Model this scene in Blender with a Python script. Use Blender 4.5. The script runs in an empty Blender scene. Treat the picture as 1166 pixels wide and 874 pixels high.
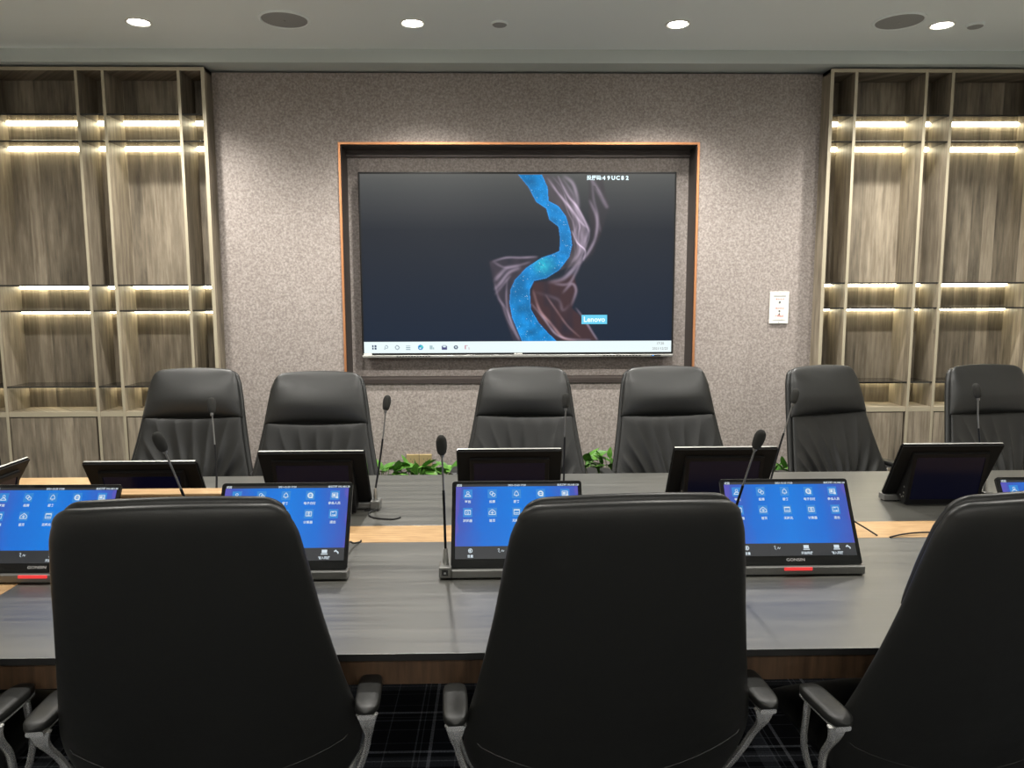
import bpy, bmesh, math, random
import numpy as np
from mathutils import Vector, Matrix
R = math.radians
scene = bpy.context.scene
col = scene.collection
random.seed(7)

# ------------------------------------------------------------------ materials
def mat(name, base=(.5,.5,.5), rough=.5, metal=0., spec=.5, emit=None, es=0., coat=0.):
    m = bpy.data.materials.new(name); m.use_nodes = True
    b = m.node_tree.nodes['Principled BSDF']
    b.inputs['Base Color'].default_value = (*base, 1)
    b.inputs['Roughness'].default_value = rough
    b.inputs['Metallic'].default_value = metal
    b.inputs['Specular IOR Level'].default_value = spec
    b.inputs['Coat Weight'].default_value = coat
    if emit:
        b.inputs['Emission Color'].default_value = (*emit, 1)
        b.inputs['Emission Strength'].default_value = es
    return m

class NT:
    def __init__(s, m): s.m = m; s.t = m.node_tree; s.n = s.t.nodes; s.l = s.t.links; s.b = s.n['Principled BSDF']
    def node(s, typ, **kw):
        n = s.n.new(typ)
        for k, v in kw.items():
            if k.startswith('i_'): n.inputs[k[2:].replace('_', ' ')].default_value = v
            else: setattr(n, k, v)
        return n
    def link(s, a, b): s.l.new(a, b)
    def val(s, v): n = s.n.new('ShaderNodeValue'); n.outputs[0].default_value = v; return n.outputs[0]
    def math(s, op, a, b=None, clamp=False):
        n = s.n.new('ShaderNodeMath'); n.operation = op; n.use_clamp = clamp
        for i, x in enumerate((a, b)):
            if x is None: continue
            if isinstance(x, (int, float)): n.inputs[i].default_value = x
            else: s.l.new(x, n.inputs[i])
        return n.outputs[0]
    def ramp(s, fac, stops):
        n = s.n.new('ShaderNodeValToRGB'); s.l.new(fac, n.inputs[0])
        e = n.color_ramp.elements
        while len(e) < len(stops): e.new(.5)
        for el, (p, c) in zip(e, stops): el.position = p; el.color = (*c, 1)
        return n.outputs[0]
    def coords(s): return s.n.new('ShaderNodeTexCoord').outputs['Object']
    def mapping(s, v, scale): 
        n = s.n.new('ShaderNodeMapping'); n.inputs['Scale'].default_value = scale; s.l.new(v, n.inputs['Vector']); return n.outputs[0]
    def noise(s, v, scale, detail=4, rough=.6):
        n = s.n.new('ShaderNodeTexNoise'); n.inputs['Scale'].default_value = scale
        n.inputs['Detail'].default_value = detail; n.inputs['Roughness'].default_value = rough
        s.l.new(v, n.inputs['Vector']); return n.outputs['Fac']
    def mix(s, fac, a, b, blend='MIX'):
        n = s.n.new('ShaderNodeMix'); n.data_type = 'RGBA'; n.blend_type = blend
        for sock, x in ((n.inputs[0], fac), (n.inputs[6], a), (n.inputs[7], b)):
            if isinstance(x, (int, float)): sock.default_value = x
            elif isinstance(x, tuple): sock.default_value = (*x, 1)
            else: s.l.new(x, sock)
        return n.outputs[2]
    def bump(s, h, strength, dist):
        n = s.n.new('ShaderNodeBump'); n.inputs['Strength'].default_value = strength; n.inputs['Distance'].default_value = dist
        s.l.new(h, n.inputs['Height']); s.l.new(n.outputs[0], s.b.inputs['Normal'])

def wallpaper_mat():
    m = mat('mottled_wallpaper', rough=.75, spec=.3); t = NT(m); c = t.coords()
    a = t.noise(c, 75, 2, .5); b = t.noise(c, 190, 1, .5)
    f = t.math('ADD', t.math('MULTIPLY', a, .7), t.math('MULTIPLY', b, .3))
    big = t.noise(c, 3.0, 2)
    colr = t.ramp(f, [(.34, (.185,.16,.146)), (.50, (.272,.238,.217)), (.66, (.375,.337,.312))])
    colr = t.mix(.12, colr, t.ramp(big, [(.3,(.25,.22,.21)),(.7,(.4,.36,.34))]))
    t.link(colr, t.b.inputs['Base Color']); t.bump(f, .35, .004)
    return m

def wood_plank_mat(name='weathered_grey_oak', lo=(.085,.070,.050), mid=(.225,.185,.132), hi=(.46,.39,.29), pw=.078):
    m = mat(name, rough=.5, spec=.35); t = NT(m); c = t.coords()
    s = t.node('ShaderNodeSeparateXYZ'); t.link(c, s.inputs[0])
    q = t.math('ADD', s.outputs['X'], s.outputs['Y'])
    cell = t.math('FLOOR', t.math('DIVIDE', q, pw))
    wn = t.node('ShaderNodeTexWhiteNoise', noise_dimensions='1D'); t.link(cell, wn.inputs['W'])
    cmb = t.node('ShaderNodeCombineXYZ')
    t.link(t.math('MULTIPLY', q, 42), cmb.inputs[0])
    t.link(t.math('MULTIPLY', wn.outputs['Value'], 40), cmb.inputs[1])
    t.link(t.math('MULTIPLY', s.outputs['Z'], 3.2), cmb.inputs[2])
    g = t.noise(cmb.outputs[0], 1.0, 6, .65)
    cm2 = t.node('ShaderNodeCombineXYZ')
    t.link(t.math('MULTIPLY', q, 20), cm2.inputs[0]); t.link(cell, cm2.inputs[1]); t.link(t.math('MULTIPLY', s.outputs['Z'], 4.5), cm2.inputs[2])
    k = t.noise(cm2.outputs[0], 1.0, 3, .5)
    f = t.math('ADD', t.math('ADD', t.math('MULTIPLY', g, .62), t.math('MULTIPLY', wn.outputs['Value'], .24)), t.math('MULTIPLY', k, .46))
    colr = t.ramp(f, [(.42, lo), (.64, mid), (.90, hi)])
    warm = t.mix(t.math('MULTIPLY', k, .35), colr, (.10,.10,.09))
    vo = t.node('ShaderNodeTexVoronoi'); vo.inputs['Scale'].default_value = 1.; t.link(t.mapping(c, (3.1, 3.1, 1.9)), vo.inputs['Vector'])
    kn = t.math('LESS_THAN', t.math('ADD', vo.outputs['Distance'], t.math('MULTIPLY', g, .06)), .085)
    warm = t.mix(t.math('MULTIPLY', kn, .55), warm, (.10,.09,.075))
    t.link(warm, t.b.inputs['Base Color']); t.bump(g, .15, .002)
    return m

def table_mat():
    m = mat('dark_grey_wood_laminate', rough=.40, spec=1.0); t = NT(m); c = t.coords()
    g = t.noise(t.mapping(c, (2.2, 75, 30)), 1.0, 5, .6)
    g2 = t.noise(t.mapping(c, (.8, 14, 5)), 1.0, 3, .5)
    f = t.math('ADD', t.math('MULTIPLY', g, .6), t.math('MULTIPLY', g2, .4))
    t.link(t.ramp(f, [(.3, (.028,.028,.023)), (.5,(.046,.045,.037)), (.7, (.072,.070,.058))]), t.b.inputs['Base Color'])
    t.link(t.ramp(g, [(.3,(.36,)*3),(.7,(.47,)*3)]), t.b.inputs['Roughness'])
    t.bump(g, .12, .001); t.b.inputs['IOR'].default_value = 1.7
    return m

def oak_mat(name, lo, hi, scale=(6, 60, 60), rough=.4):
    m = mat(name, rough=rough, spec=.4); t = NT(m); c = t.coords()
    g = t.noise(t.mapping(c, scale), 1.0, 5, .62)
    t.link(t.ramp(g, [(.32, lo), (.68, hi)]), t.b.inputs['Base Color']); t.bump(g, .1, .001)
    return m

def leather_mat():
    m = mat('black_leather', (.0095,.0098,.0090), .38, spec=.42); t = NT(m); c = t.coords()
    v = t.node('ShaderNodeTexVoronoi'); v.inputs['Scale'].default_value = 260; t.link(c, v.inputs['Vector'])
    n = t.noise(c, 30, 3)
    t.bump(v.outputs['Distance'], .08, .0008)
    t.link(t.ramp(n, [(.3,(.40,)*3),(.7,(.48,)*3)]), t.b.inputs['Roughness'])
    return m

def carpet_mat():
    m = mat('plaid_carpet', rough=.95, spec=.1); t = NT(m); c = t.coords()
    s = t.node('ShaderNodeSeparateXYZ'); t.link(c, s.inputs[0])
    def lines(axis, period, width, off=0.):
        v = t.math('FRACT', t.math('DIVIDE', t.math('ADD', s.outputs[axis], 40 + off), period))
        return t.math('LESS_THAN', v, width / period)
    acc = None
    for ax, per, w, off, a in (('X',.25,.012,0,.8),('X',.25,.006,.05,.5),('X',.125,.004,.03,.4),('Y',.25,.012,.02,.8),('Y',.25,.006,.07,.5),('Y',.0833,.003,.03,.35),('X',.5,.05,.1,.25),('Y',.5,.05,.1,.25)):
        l = t.math('MULTIPLY', lines(ax, per, w, off), a)
        acc = l if acc is None else t.math('ADD', acc, l)
    fz = t.noise(c, 180, 2)
    acc = t.math('MULTIPLY', acc, t.math('ADD', t.math('MULTIPLY', fz, 1.4), .1), clamp=True)
    t.link(t.ramp(acc, [(.0,(.012,.014,.02)), (.5,(.12,.135,.165)), (1.,(.36,.39,.45))]), t.b.inputs['Base Color'])
    t.bump(fz, .4, .004)
    return m

def leaf_mat():
    m = mat('green_leaf', (.10,.26,.035), .4, spec=.4); t = NT(m); c = t.coords()
    n = t.noise(c, 14, 3)
    t.link(t.ramp(n, [(.3,(.035,.11,.015)), (.55,(.085,.23,.03)), (.75,(.2,.36,.075))]), t.b.inputs['Base Color'])
    return m

def blue_screen_mat():
    m = mat('blue_home_screen', (.01,.01,.01), .25); t = NT(m); c = t.coords()
    s = t.node('ShaderNodeSeparateXYZ'); t.link(c, s.inputs[0])
    ax = t.math('ABSOLUTE', s.outputs['X'])
    f = t.math('ADD', t.math('MULTIPLY', ax, 4.6), t.math('MULTIPLY', t.noise(c, 7, 2), .35))
    colr = t.ramp(f, [(.18,(.0,.150,.58)), (.62,(.003,.120,.52)), (.98,(.035,.075,.38)), (1.,(.075,.07,.37))])
    t.link(colr, t.b.inputs['Emission Color']); t.b.inputs['Emission Strength'].default_value = 1.0
    return m

M = dict(
    wallpaper=wallpaper_mat(), plank=wood_plank_mat(), table=table_mat(),
    leather=leather_mat(), carpet=carpet_mat(), leaf=leaf_mat(), blue=blue_screen_mat(),
    edge=mat('pale_edge_band', (.36,.32,.23), .5),
    paint=mat('ceiling_paint', (.79,.85,.84), .8, spec=.2),
    wallpaint=mat('side_wall_paint', (.80,.78,.74), .8, spec=.2),
    white=mat('white_plastic', (.75,.75,.70), .45), offwhite=mat('white_paper', (.80,.80,.76), .6),
    grille=mat('grey_speaker_grille', (.30,.31,.30), .6),
    oak=oak_mat('light_oak_inlay', (.33,.195,.088), (.54,.355,.18), (9, 95, 60)),
    oakbox=oak_mat('walnut_face', (.14,.08,.04), (.30,.18,.09), (60, 60, 4)),
    apron=oak_mat('brown_apron', (.045,.026,.015), (.095,.055,.03), (60, 60, 5)),
    copper=mat('copper_trim', (.62,.28,.13), .38, metal=.75), bronze=mat('dark_bronze_lining', (.05,.04,.036), .42, metal=.3),
    blackgloss=mat('black_gloss', (.008,.008,.008), .12), black=mat('black_plastic', (.008,.008,.008), .45, spec=.22),
    backcover=mat('matt_black_cover', (.006,.006,.006), .65, spec=.12), blackmat=mat('black_foam', (.028,.028,.026), .95, spec=.15), rubber=mat('rubber', (.01,.01,.01), .8),
    glass=mat('smoked_glass_shelf', (.015,.014,.012), .06, spec=.6),
    silver=mat('anodised_silver', (.42,.42,.40), .38, metal=.85), greybar=mat('grey_metal_base', (.20,.20,.19), .42, metal=.6),
    chrome=mat('polished_aluminium', (.92,.92,.90), .26, metal=.8), gold=mat('gold_plate', (.62,.48,.24), .38, metal=.6),
    red=mat('red_indicator', (.3,.01,.01), .4, emit=(1,.06,.06), es=.6), redink=mat('red_ink', (.55,.08,.07), .6), ink=mat('grey_ink', (.10,.10,.10), .6),
    led=mat('led_strip', (1,1,1), .5, emit=(1,.90,.62), es=21.),
    lamp=mat('lamp_lens', (1,1,1), .5, emit=(1,.96,.86), es=25.),
    icon=mat('white_icon', (.0,.0,.0), .5, emit=(.80,.92,1.0), es=.66), tile=mat('icon_tile', (0,0,0), .5, emit=(.02,.23,.66), es=.8),
    tray=mat('dark_status_bar', (.0,.0,.0), .4, emit=(.028,.030,.034), es=.8), dimscreen=mat('dark_blue_rear_display', (.003,.003,.004), .22, spec=.12, emit=(.0006,.0008,.005), es=1.),
    logo=mat('silver_lettering', (.55,.55,.55), .4), tvlogo=mat('sky_blue_badge', (0,0,0), .5, emit=(.10,.52,.74), es=1.), badgetext=mat('badge_lettering', (0,0,0), .5, emit=(.75,.95,1.), es=1.),
    pot=mat('dark_planter', (.05,.045,.04), .6), soil=mat('soil', (.03,.02,.013), .95), stem=mat('green_stem', (.12,.22,.05), .5),
    groove=mat('black_joint', (.006,.006,.006), .7), tablebase=mat('black_base_panel', (.012,.011,.010), .6),
)

# ------------------------------------------------------------------ mesh helpers
class MB:
    def __init__(s): s.v = []; s.f = []; s.mi = []
    def add(s, vs, fs, mi=0, mtx=None):
        o = len(s.v)
        s.v += [tuple(mtx @ Vector(p)) if mtx is not None else tuple(p) for p in vs]
        s.f += [tuple(i + o for i in f) for f in fs]; s.mi += [mi] * len(fs); return s
    def box(s, x0, x1, y0, y1, z0, z1, mi=0, mtx=None, front=None):
        vs = [(x0,y0,z0),(x1,y0,z0),(x1,y1,z0),(x0,y1,z0),(x0,y0,z1),(x1,y0,z1),(x1,y1,z1),(x0,y1,z1)]
        fs = [(0,3,2,1),(4,5,6,7),(0,1,5,4),(1,2,6,5),(2,3,7,6),(3,0,4,7)]
        s.add(vs, fs, mi, mtx)
        if front is not None: s.mi[-4] = front
        return s
    def prism(s, prof, x0, x1, mi=0, mtx=None):       # prof: (y,z) closed outline, extruded along x
        n = len(prof); vs = [(x0, y, z) for y, z in prof] + [(x1, y, z) for y, z in prof]
        fs = [tuple(range(n))[::-1], tuple(range(n, 2*n))] + [(i, (i+1) % n, n + (i+1) % n, n + i) for i in range(n)]
        return s.add(vs, fs, mi, mtx)
    def lathe(s, prof, n=24, mi=0, mtx=None):         # prof: (r,z)
        vs = []; fs = []
        for r, z in prof:
            for k in range(n): a = 2*math.pi*k/n; vs.append((r*math.cos(a), r*math.sin(a), z))
        for j in range(len(prof)-1):
            for k in range(n): fs.append((j*n+k, j*n+(k+1) % n, (j+1)*n+(k+1) % n, (j+1)*n+k))
        fs.append(tuple(range(n))[::-1]); o = (len(prof)-1)*n; fs.append(tuple(range(o, o+n)))
        return s.add(vs, fs, mi, mtx)
    def tube(s, pts, rad, n=10, mi=0, mtx=None, flat=None):
        pts = [Vector(p) for p in pts]; rs = rad if isinstance(rad, list) else [rad]*len(pts)
        vs = []; fs = []; up = None
        for i, p in enumerate(pts):
            t = (pts[min(i+1, len(pts)-1)] - pts[max(i-1, 0)]).normalized()
            if flat is not None: a = Vector(flat); a = (a - t*a.dot(t)).normalized()
            else:
                a = Vector((1,0,0)) if abs(t.x) < .8 else Vector((0,1,0))
                if up is not None: a = up
                a = (a - t*a.dot(t)).normalized(); up = a
            b = t.cross(a); r = rs[i]; ra, rb = r if isinstance(r, tuple) else (r, r)
            for k in range(n):
                w = 2*math.pi*k/n; ca, sa = math.cos(w), math.sin(w)
                if isinstance(r, tuple): ca = math.copysign(abs(ca)**.5, ca); sa = math.copysign(abs(sa)**.5, sa)
                vs.append(p + a*ra*ca + b*rb*sa)
        for i in range(len(pts)-1):
            for k in range(n): fs.append((i*n+k, i*n+(k+1) % n, (i+1)*n+(k+1) % n, (i+1)*n+k))
        fs.append(tuple(range(n))[::-1]); o = (len(pts)-1)*n; fs.append(tuple(range(o, o+n)))
        return s.add(vs, fs, mi, mtx)
    def build(s, name, mats, parent=None, smooth=False, bevel=0., seg=2, subsurf=0, loc=None):
        me = bpy.data.meshes.new(name); me.from_pydata([tuple(v) for v in s.v], [], s.f)
        for m in (mats if isinstance(mats, (list, tuple)) else [mats]): me.materials.append(m)
        for p, i in zip(me.polygons, s.mi): p.material_index = i
        bm = bmesh.new(); bm.from_mesh(me); bmesh.ops.recalc_face_normals(bm, faces=bm.faces); bm.to_mesh(me); bm.free()
        if smooth:
            me.polygons.foreach_set('use_smooth', [True]*len(me.polygons))
            if smooth != 'all':
                try: me.set_sharp_from_angle(angle=R(40))
                except Exception: pass
        o = bpy.data.objects.new(name, me); col.objects.link(o)
        if loc: o.location = loc
        if parent is not None: o.parent = parent
        if bevel:
            b = o.modifiers.new('bevel', 'BEVEL'); b.width = bevel; b.segments = seg; b.limit_method = 'ANGLE'; b.angle_limit = R(40)
        if subsurf:
            b = o.modifiers.new('sub', 'SUBSURF'); b.levels = subsurf; b.render_levels = subsurf
        return o

def tag(o, label=None, cat=None, group=None, kind=None):
    for k, v in (('label', label), ('category', cat), ('group', group), ('kind', kind)):
        if v: o[k] = v
    return o
def empty(name, loc=(0,0,0), rz=0.):
    o = bpy.data.objects.new(name, None); col.objects.link(o); o.location = loc; o.rotation_euler = (0,0,rz); o.empty_display_size = .1; return o
def copy_tree(o, parent=None):
    c = o.copy(); col.objects.link(c); c.parent = parent
    for ch in list(o.children): copy_tree(ch, c)
    return c
def text(name, body, size, m, parent, loc, rot=(R(90),0,0), ext=0., align='CENTER', sx=1., bold=0.):
    cu = bpy.data.curves.new(name, 'FONT'); cu.body = body; cu.size = size; cu.align_x = align; cu.align_y = 'CENTER'; cu.extrude = ext; cu.offset = bold; cu.resolution_u = 2
    t = bpy.data.objects.new(name, cu); col.objects.link(t)
    dg = bpy.context.evaluated_depsgraph_get(); me = bpy.data.meshes.new_from_object(t.evaluated_get(dg))
    bpy.data.objects.remove(t); bpy.data.curves.remove(cu)
    me.materials.clear(); me.materials.append(m)
    o = bpy.data.objects.new(name, me); col.objects.link(o); o.location = loc; o.rotation_euler = rot; o.scale = (sx,1,1)
    if parent is not None: o.parent = parent
    return o
def text_into(mb, body, size, mtx, mi=0, align='CENTER', bold=0.):
    cu = bpy.data.curves.new('t', 'FONT'); cu.body = body; cu.size = size; cu.align_x = align; cu.align_y = 'CENTER'; cu.offset = bold; cu.resolution_u = 2
    t = bpy.data.objects.new('t', cu); col.objects.link(t)
    dg = bpy.context.evaluated_depsgraph_get(); me = bpy.data.meshes.new_from_object(t.evaluated_get(dg))
    mb.add([tuple(v.co) for v in me.vertices], [tuple(p.vertices) for p in me.polygons], mi, mtx)
    bpy.data.objects.remove(t); bpy.data.curves.remove(cu); bpy.data.meshes.remove(me)
def smooth_path(pts, n=8):
    pts = [Vector(p) for p in pts]; out = []
    P = [pts[0]] + pts + [pts[-1]]
    for i in range(1, len(P)-2):
        for k in range(n):
            t = k/n; a, b, c, d = P[i-1], P[i], P[i+1], P[i+2]
            out.append(.5*((2*b) + (c-a)*t + (2*a-5*b+4*c-d)*t*t + (3*b-a-3*c+d)*t**3))
    out.append(pts[-1]); return out
def lerp_table(tab, z):
    if z <= tab[0][0]: return tab[0][1]
    for (a, b), (c, d) in zip(tab, tab[1:]):
        if z <= c: t = (z-a)/(c-a); return b + (d-b)*t
    return tab[-1][1]

# ------------------------------------------------------------------ room
CZ = 3.0; WL, WR = -1.70, 1.99; WY = 4.75; BY = 5.0; XL, XR = -3.75, 4.05; YB = -2.6
def struct(name, mb, m, **k): return tag(mb.build(name, m, **k), kind='structure')
struct('floor', MB().box(XL-.1, XR+.1, YB-.1, BY+.1, -.1, 0), M['carpet'])
struct('ceiling', MB().box(XL-.1, XR+.1, YB-.1, BY+.1, CZ, CZ+.1), M['paint'])
struct('wall_left', MB().box(XL-.1, XL, YB-.1, BY+.1, 0, CZ), M['wallpaint'])
struct('wall_right', MB().box(XR, XR+.1, YB-.1, BY+.1, 0, CZ), M['wallpaint'])
struct('wall_rear', MB().box(XL, XR, YB-.1, YB, 0, CZ), M['wallpaint'])
struct('wall_backing', MB().box(XL, XR, BY, BY+.1, 0, CZ), M['wallpaint'])
ST = 2.925                                            # underside of the dropped edge
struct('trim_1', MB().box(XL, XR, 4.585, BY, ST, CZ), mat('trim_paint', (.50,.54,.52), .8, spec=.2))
# wallpapered wall with an opening for the screen niche
NX0, NX1, NZ0, NZ1 = -.945, 1.235, 1.055, 2.495
w = MB()
w.box(WL, NX0, WY, BY, 0, ST-.012); w.box(NX1, WR, WY, BY, 0, ST-.012)
w.box(NX0, NX1, WY, BY, 0, NZ0); w.box(NX0, NX1, WY, BY, NZ1, ST-.012); w.box(NX0, NX1, 4.93, BY, NZ0, NZ1)
struct('wall_back', w, M['wallpaper'])
# niche lining and metal frame
fr = empty('niche_frame', ((NX0+NX1)/2, WY, NZ0)); tag(fr, 'copper-edged rectangular frame around the recess holding the big screen', 'frame')
def L(mb, name, m, parent, **k):                      # build in world coordinates under a parent that is only translated
    o = mb.build(name, m, parent, **k); o.matrix_parent_inverse = Matrix.Translation(-parent.location); return o
t = .013
L(MB().box(NX0-t, NX0, WY-.012, WY+.006, NZ0, NZ1+t).box(NX1, NX1+t, WY-.012, WY+.006, NZ0, NZ1+t).box(NX0, NX1, WY-.012, WY+.006, NZ1, NZ1+t), 'trim_edge', M['copper'], fr)
L(MB().box(NX0-t, NX1+t, WY-.014, WY+.006, NZ0-.022, NZ0), 'sill_edge', M['bronze'], fr)
g = .004
L(MB().box(NX0, NX0+g, WY+.006, 4.93, NZ0, NZ1).box(NX1-g, NX1, WY+.006, 4.93, NZ0, NZ1).box(NX0+g, NX1-g, WY+.006, 4.93, NZ1-g, NZ1).box(NX0+g, NX1-g, WY+.006, 4.93, NZ0, NZ0+g), 'lining', M['bronze'], fr)
L(MB().box(NX0+g, NX1-g, 4.90, 4.93, NZ1-.045, NZ1-g), 'top_batten', M['bronze'], fr)

# ------------------------------------------------------------------ big display
TX0, TX1, TZ0, TZ1 = -.858, 1.130, 1.205, 2.345
tv = empty('wall_display', ((TX0+TX1)/2, 4.93, TZ0)); tag(tv, 'large flat screen in the wall recess showing a blue river through dark canyon rock', 'television')
L(MB().box(TX0, TX1, 4.823, 4.895, TZ0, TZ1), 'housing', M['black'], tv, bevel=.004)
L(MB().box(TX0+.3, TX1-.3, 4.895, 4.93, TZ0+.25, TZ1-.25), 'wall_mount', M['black'], tv)
L(MB().box(TX0, TX1, 4.812, 4.85, TZ0-.016, TZ0+.001), 'speaker_bar', M['silver'], tv, bevel=.003)
sb = MB()
for x0, x1 in ((-.64,-.42),(.68,.93)):
    for k in range(12): xx = x0+(x1-x0)*k/12; sb.box(xx, xx+.012, 4.8105, 4.8125, TZ0-.010, TZ0-.005)
L(sb, 'speaker_slots', M['black'], tv)
L(MB().box(.99, 1.05, 4.8100, 4.8125, TZ0-.011, TZ0-.004), 'sensor_window', M['black'], tv)
L(MB().box(.995, 1.005, 4.8090, 4.8105, TZ0-.010, TZ0-.005), 'indicator_light', mat('blue_indicator', (0,0,0), .5, emit=(.1,.4,1), es=1.5), tv)
SX0, SX1, SZ0, SZ1 = -.846, 1.118, 1.219, 2.332
def tv_image():
    W, H = 640, 364
    px = np.linspace(411, 766, W)[None, :].repeat(H, 0); py = np.linspace(198, 401.5, H)[:, None].repeat(W, 1)
    rng = np.random.default_rng(3)
    def vnoise(sx, sy, seed):
        g = np.random.default_rng(seed).random((80, 120)); u = (px-411)/sx; v = (py-198)/sy
        i = np.clip(v.astype(int), 0, 78); j = np.clip(u.astype(int), 0, 118); fu = u-j; fv = v-i
        fu = fu*fu*(3-2*fu); fv = fv*fv*(3-2*fv)
        return (g[i,j]*(1-fu)+g[i,j+1]*fu)*(1-fv)+(g[i+1,j]*(1-fu)+g[i+1,j+1]*fu)*fv
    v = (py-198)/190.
    top = np.array([.115,.118,.112]); mid = np.array([.017,.022,.032]); bot = np.array([.010,.020,.042])  # grey top stands for the ceiling's reflection, painted into the emitted image
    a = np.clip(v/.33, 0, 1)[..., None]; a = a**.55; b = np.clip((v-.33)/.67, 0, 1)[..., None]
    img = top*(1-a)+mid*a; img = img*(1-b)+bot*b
    
    Lb = [(589,199),(600.5,212.7),(609,229),(620.6,236.7),(624,249),(634.5,257),(636.5,270.7),(635.7,284.5),(628,288),(615.6,292),(598,303.4),(585,317),(579.8,328.6),(578.5,343.7),(581.6,361),(588,376.5),(593,388.5)]
    Rb = [(615.6,199),(622,212.7),(623,228),(634.5,234),(643,245.5),(648.3,263),(650,278),(647,291),(635.7,306),(620.6,315.5),(606.8,318.5),(601.7,328.6),(603,351),(611.8,366.4),(623,379),(633,388.5)]
    def inside(poly):
        c = np.zeros(px.shape, bool); n = len(poly)
        for i in range(n):
            x1, y1 = poly[i]; x2, y2 = poly[(i+1) % n]
            cond = ((y1 > py) != (y2 > py)) & (px < (x2-x1)*(py-y1)/((y2-y1) or 1e-9)+x1); c ^= cond
        return c
    def dist(pts):
        d = np.full(px.shape, 1e9); tt = np.zeros(px.shape); tot = len(pts)-1
        for i in range(tot):
            ax, ay = pts[i]; bx, by = pts[i+1]; dx, dy = bx-ax, by-ay; q = np.clip(((px-ax)*dx+(py-ay)*dy)/(dx*dx+dy*dy+1e-9), 0, 1)
            e = np.hypot(px-ax-q*dx, py-ay-q*dy); m_ = e < d; d = np.where(m_, e, d); tt = np.where(m_, (i+q)/tot, tt)
        return d, tt
    def cat(pts, n=7): return [(p.x, p.y) for p in smooth_path([(x, y, 0) for x, y in pts], n)]
    rock = np.array([.11,.085,.105]); lite = np.array([.25,.20,.26])
    def rockfill(poly, colr, amt):
        nonlocal img
        m_ = inside(poly).astype(float)
        for _ in range(7): m_ = (m_+np.roll(m_,1,0)+np.roll(m_,-1,0)+np.roll(m_,1,1)+np.roll(m_,-1,1))/5
        k = (m_*amt*(.35+.9*vnoise(7,16,5)))[..., None]; img = img*(1-np.clip(k,0,1))+np.array(colr)*np.clip(k,0,1)
    rockfill(Rb[:9]+[(660,300),(668,280),(664,255),(652,225),(640,205),(628,199)], (.10,.085,.10), .8)
    rockfill([(606,320),(635,318),(652,310),(656,330),(650,350),(663,362),(680,388),(633,388),(611,366),(602,345)], (.058,.030,.036), 1.1)
    rockfill([(556,296),(598,291),(612,292),(585,317),(579,345),(590,388),(583,388),(570,350),(561,325)], (.07,.055,.075), .75)
    rockfill([(668,199),(684,203),(692,235),(684,262),(676,285),(664,300),(670,270)], (.055,.045,.055), .6)
    def strand(pts, wid, br, colr=lite, jit=0.):
        nonlocal img
        d, tt = dist(cat(pts)); env = np.sin(np.pi*np.clip(tt*.94+.03, 0, 1))**.7
        k = (np.exp(-(d/wid)**2)*br*env*(.55+.8*vnoise(9,9,int(pts[0][0]*7+pts[0][1]) % 997)))[..., None]
        img = img+np.array(colr)*k
    def fam(A, B, n, wid, br):
        A = cat(A, 6); B = cat(B, 6); m_ = min(len(A), len(B))
        for k in range(n):
            s = (k+rng.random()*.7)/n; lo = int(rng.random()*.35*m_); hi = m_-int(rng.random()*.25*m_)
            wob = rng.random()*6
            pts = [(A[i*len(A)//m_][0]*(1-s)+B[i*len(B)//m_][0]*s+1.2*math.sin(i*.5+wob), A[i*len(A)//m_][1]*(1-s)+B[i*len(B)//m_][1]*s) for i in range(lo, hi)][::3]
            if len(pts) > 3: strand(pts, wid*(.5+rng.random()), br*(.35+.9*rng.random()))
    fam([(618,200),(630,216),(642,232),(650,250),(652,266),(654,285),(648,300),(636,312)], [(640,199),(650,216),(656,235),(668,255),(669,268),(666,282),(657,296),(645,312)], 13, 1.5, .55)
    strand([(634,201),(645,222),(655,234),(664,250),(669,262)], 1.2, 1.5); strand([(622,203),(634,219),(648,236),(660,252),(667,258)], 1.1, 1.1)
    strand([(650,262),(656,275),(665,284),(663,295)], .9, 1.9); strand([(640,200),(650,208),(655,222),(657,236)], 2.0, .8)
    strand([(671,203),(678,214),(689,234),(684,226),(676,212)], 2.0, .7); strand([(670,228),(678,248),(677,268),(670,284),(660,298)], 1.6, 1.0); strand([(672,202),(674,225),(678,240),(682,262)], 1.5, .55)
    strand([(625,320),(640,316),(652,305),(662,290)], 2.2, 1.1); strand([(630,322),(646,322),(655,308),(660,296)], 1.6, .8); strand([(640,332),(650,322),(655,330),(650,346)], 1.6, .7)
    strand([(606,330),(613,352),(626,368),(640,384),(655,388)], 1.5, .55, np.array([.5,.3,.32])); strand([(604,345),(618,362),(632,380),(648,386),(672,387)], 1.2, .9)
    strand([(620,335),(632,352),(645,370),(660,384)], 1.2, .30, np.array([.5,.3,.32])); strand([(655,350),(664,362),(674,378),(680,387)], 1.2, .9); strand([(648,346),(640,352),(634,340),(610,332)], 2.0, .25)
    strand([(560,296),(575,292),(592,292),(610,291)], 1.3, .8); strand([(561,297),(573,303),(588,301),(602,297)], 1.4, .6)
    strand([(562,318),(568,311),(576,304),(590,302)], 2.2, .8); strand([(562,328),(569,320),(578,309),(590,304)], 1.8, .9); strand([(562,334),(572,322),(580,312)], 1.5, .6)
    strand([(562,322),(566,338),(575,352),(582,370),(590,386)], 1.4, .55); strand([(576,318),(575,340),(579,362),(590,387)], 1.2, .55); strand([(570,345),(576,362),(584,378),(590,388)], 1.2, .5)
    riv = inside(Lb+Rb[::-1])
    rc = np.zeros(img.shape); rc[:] = (.006,.23,.60)
    n1 = vnoise(4,4,11); n2 = rng.random(px.shape); n3 = vnoise(12,9,12)
    rc *= (.72+.5*n1*n3+.35*(n3-.3))[..., None]
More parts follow.
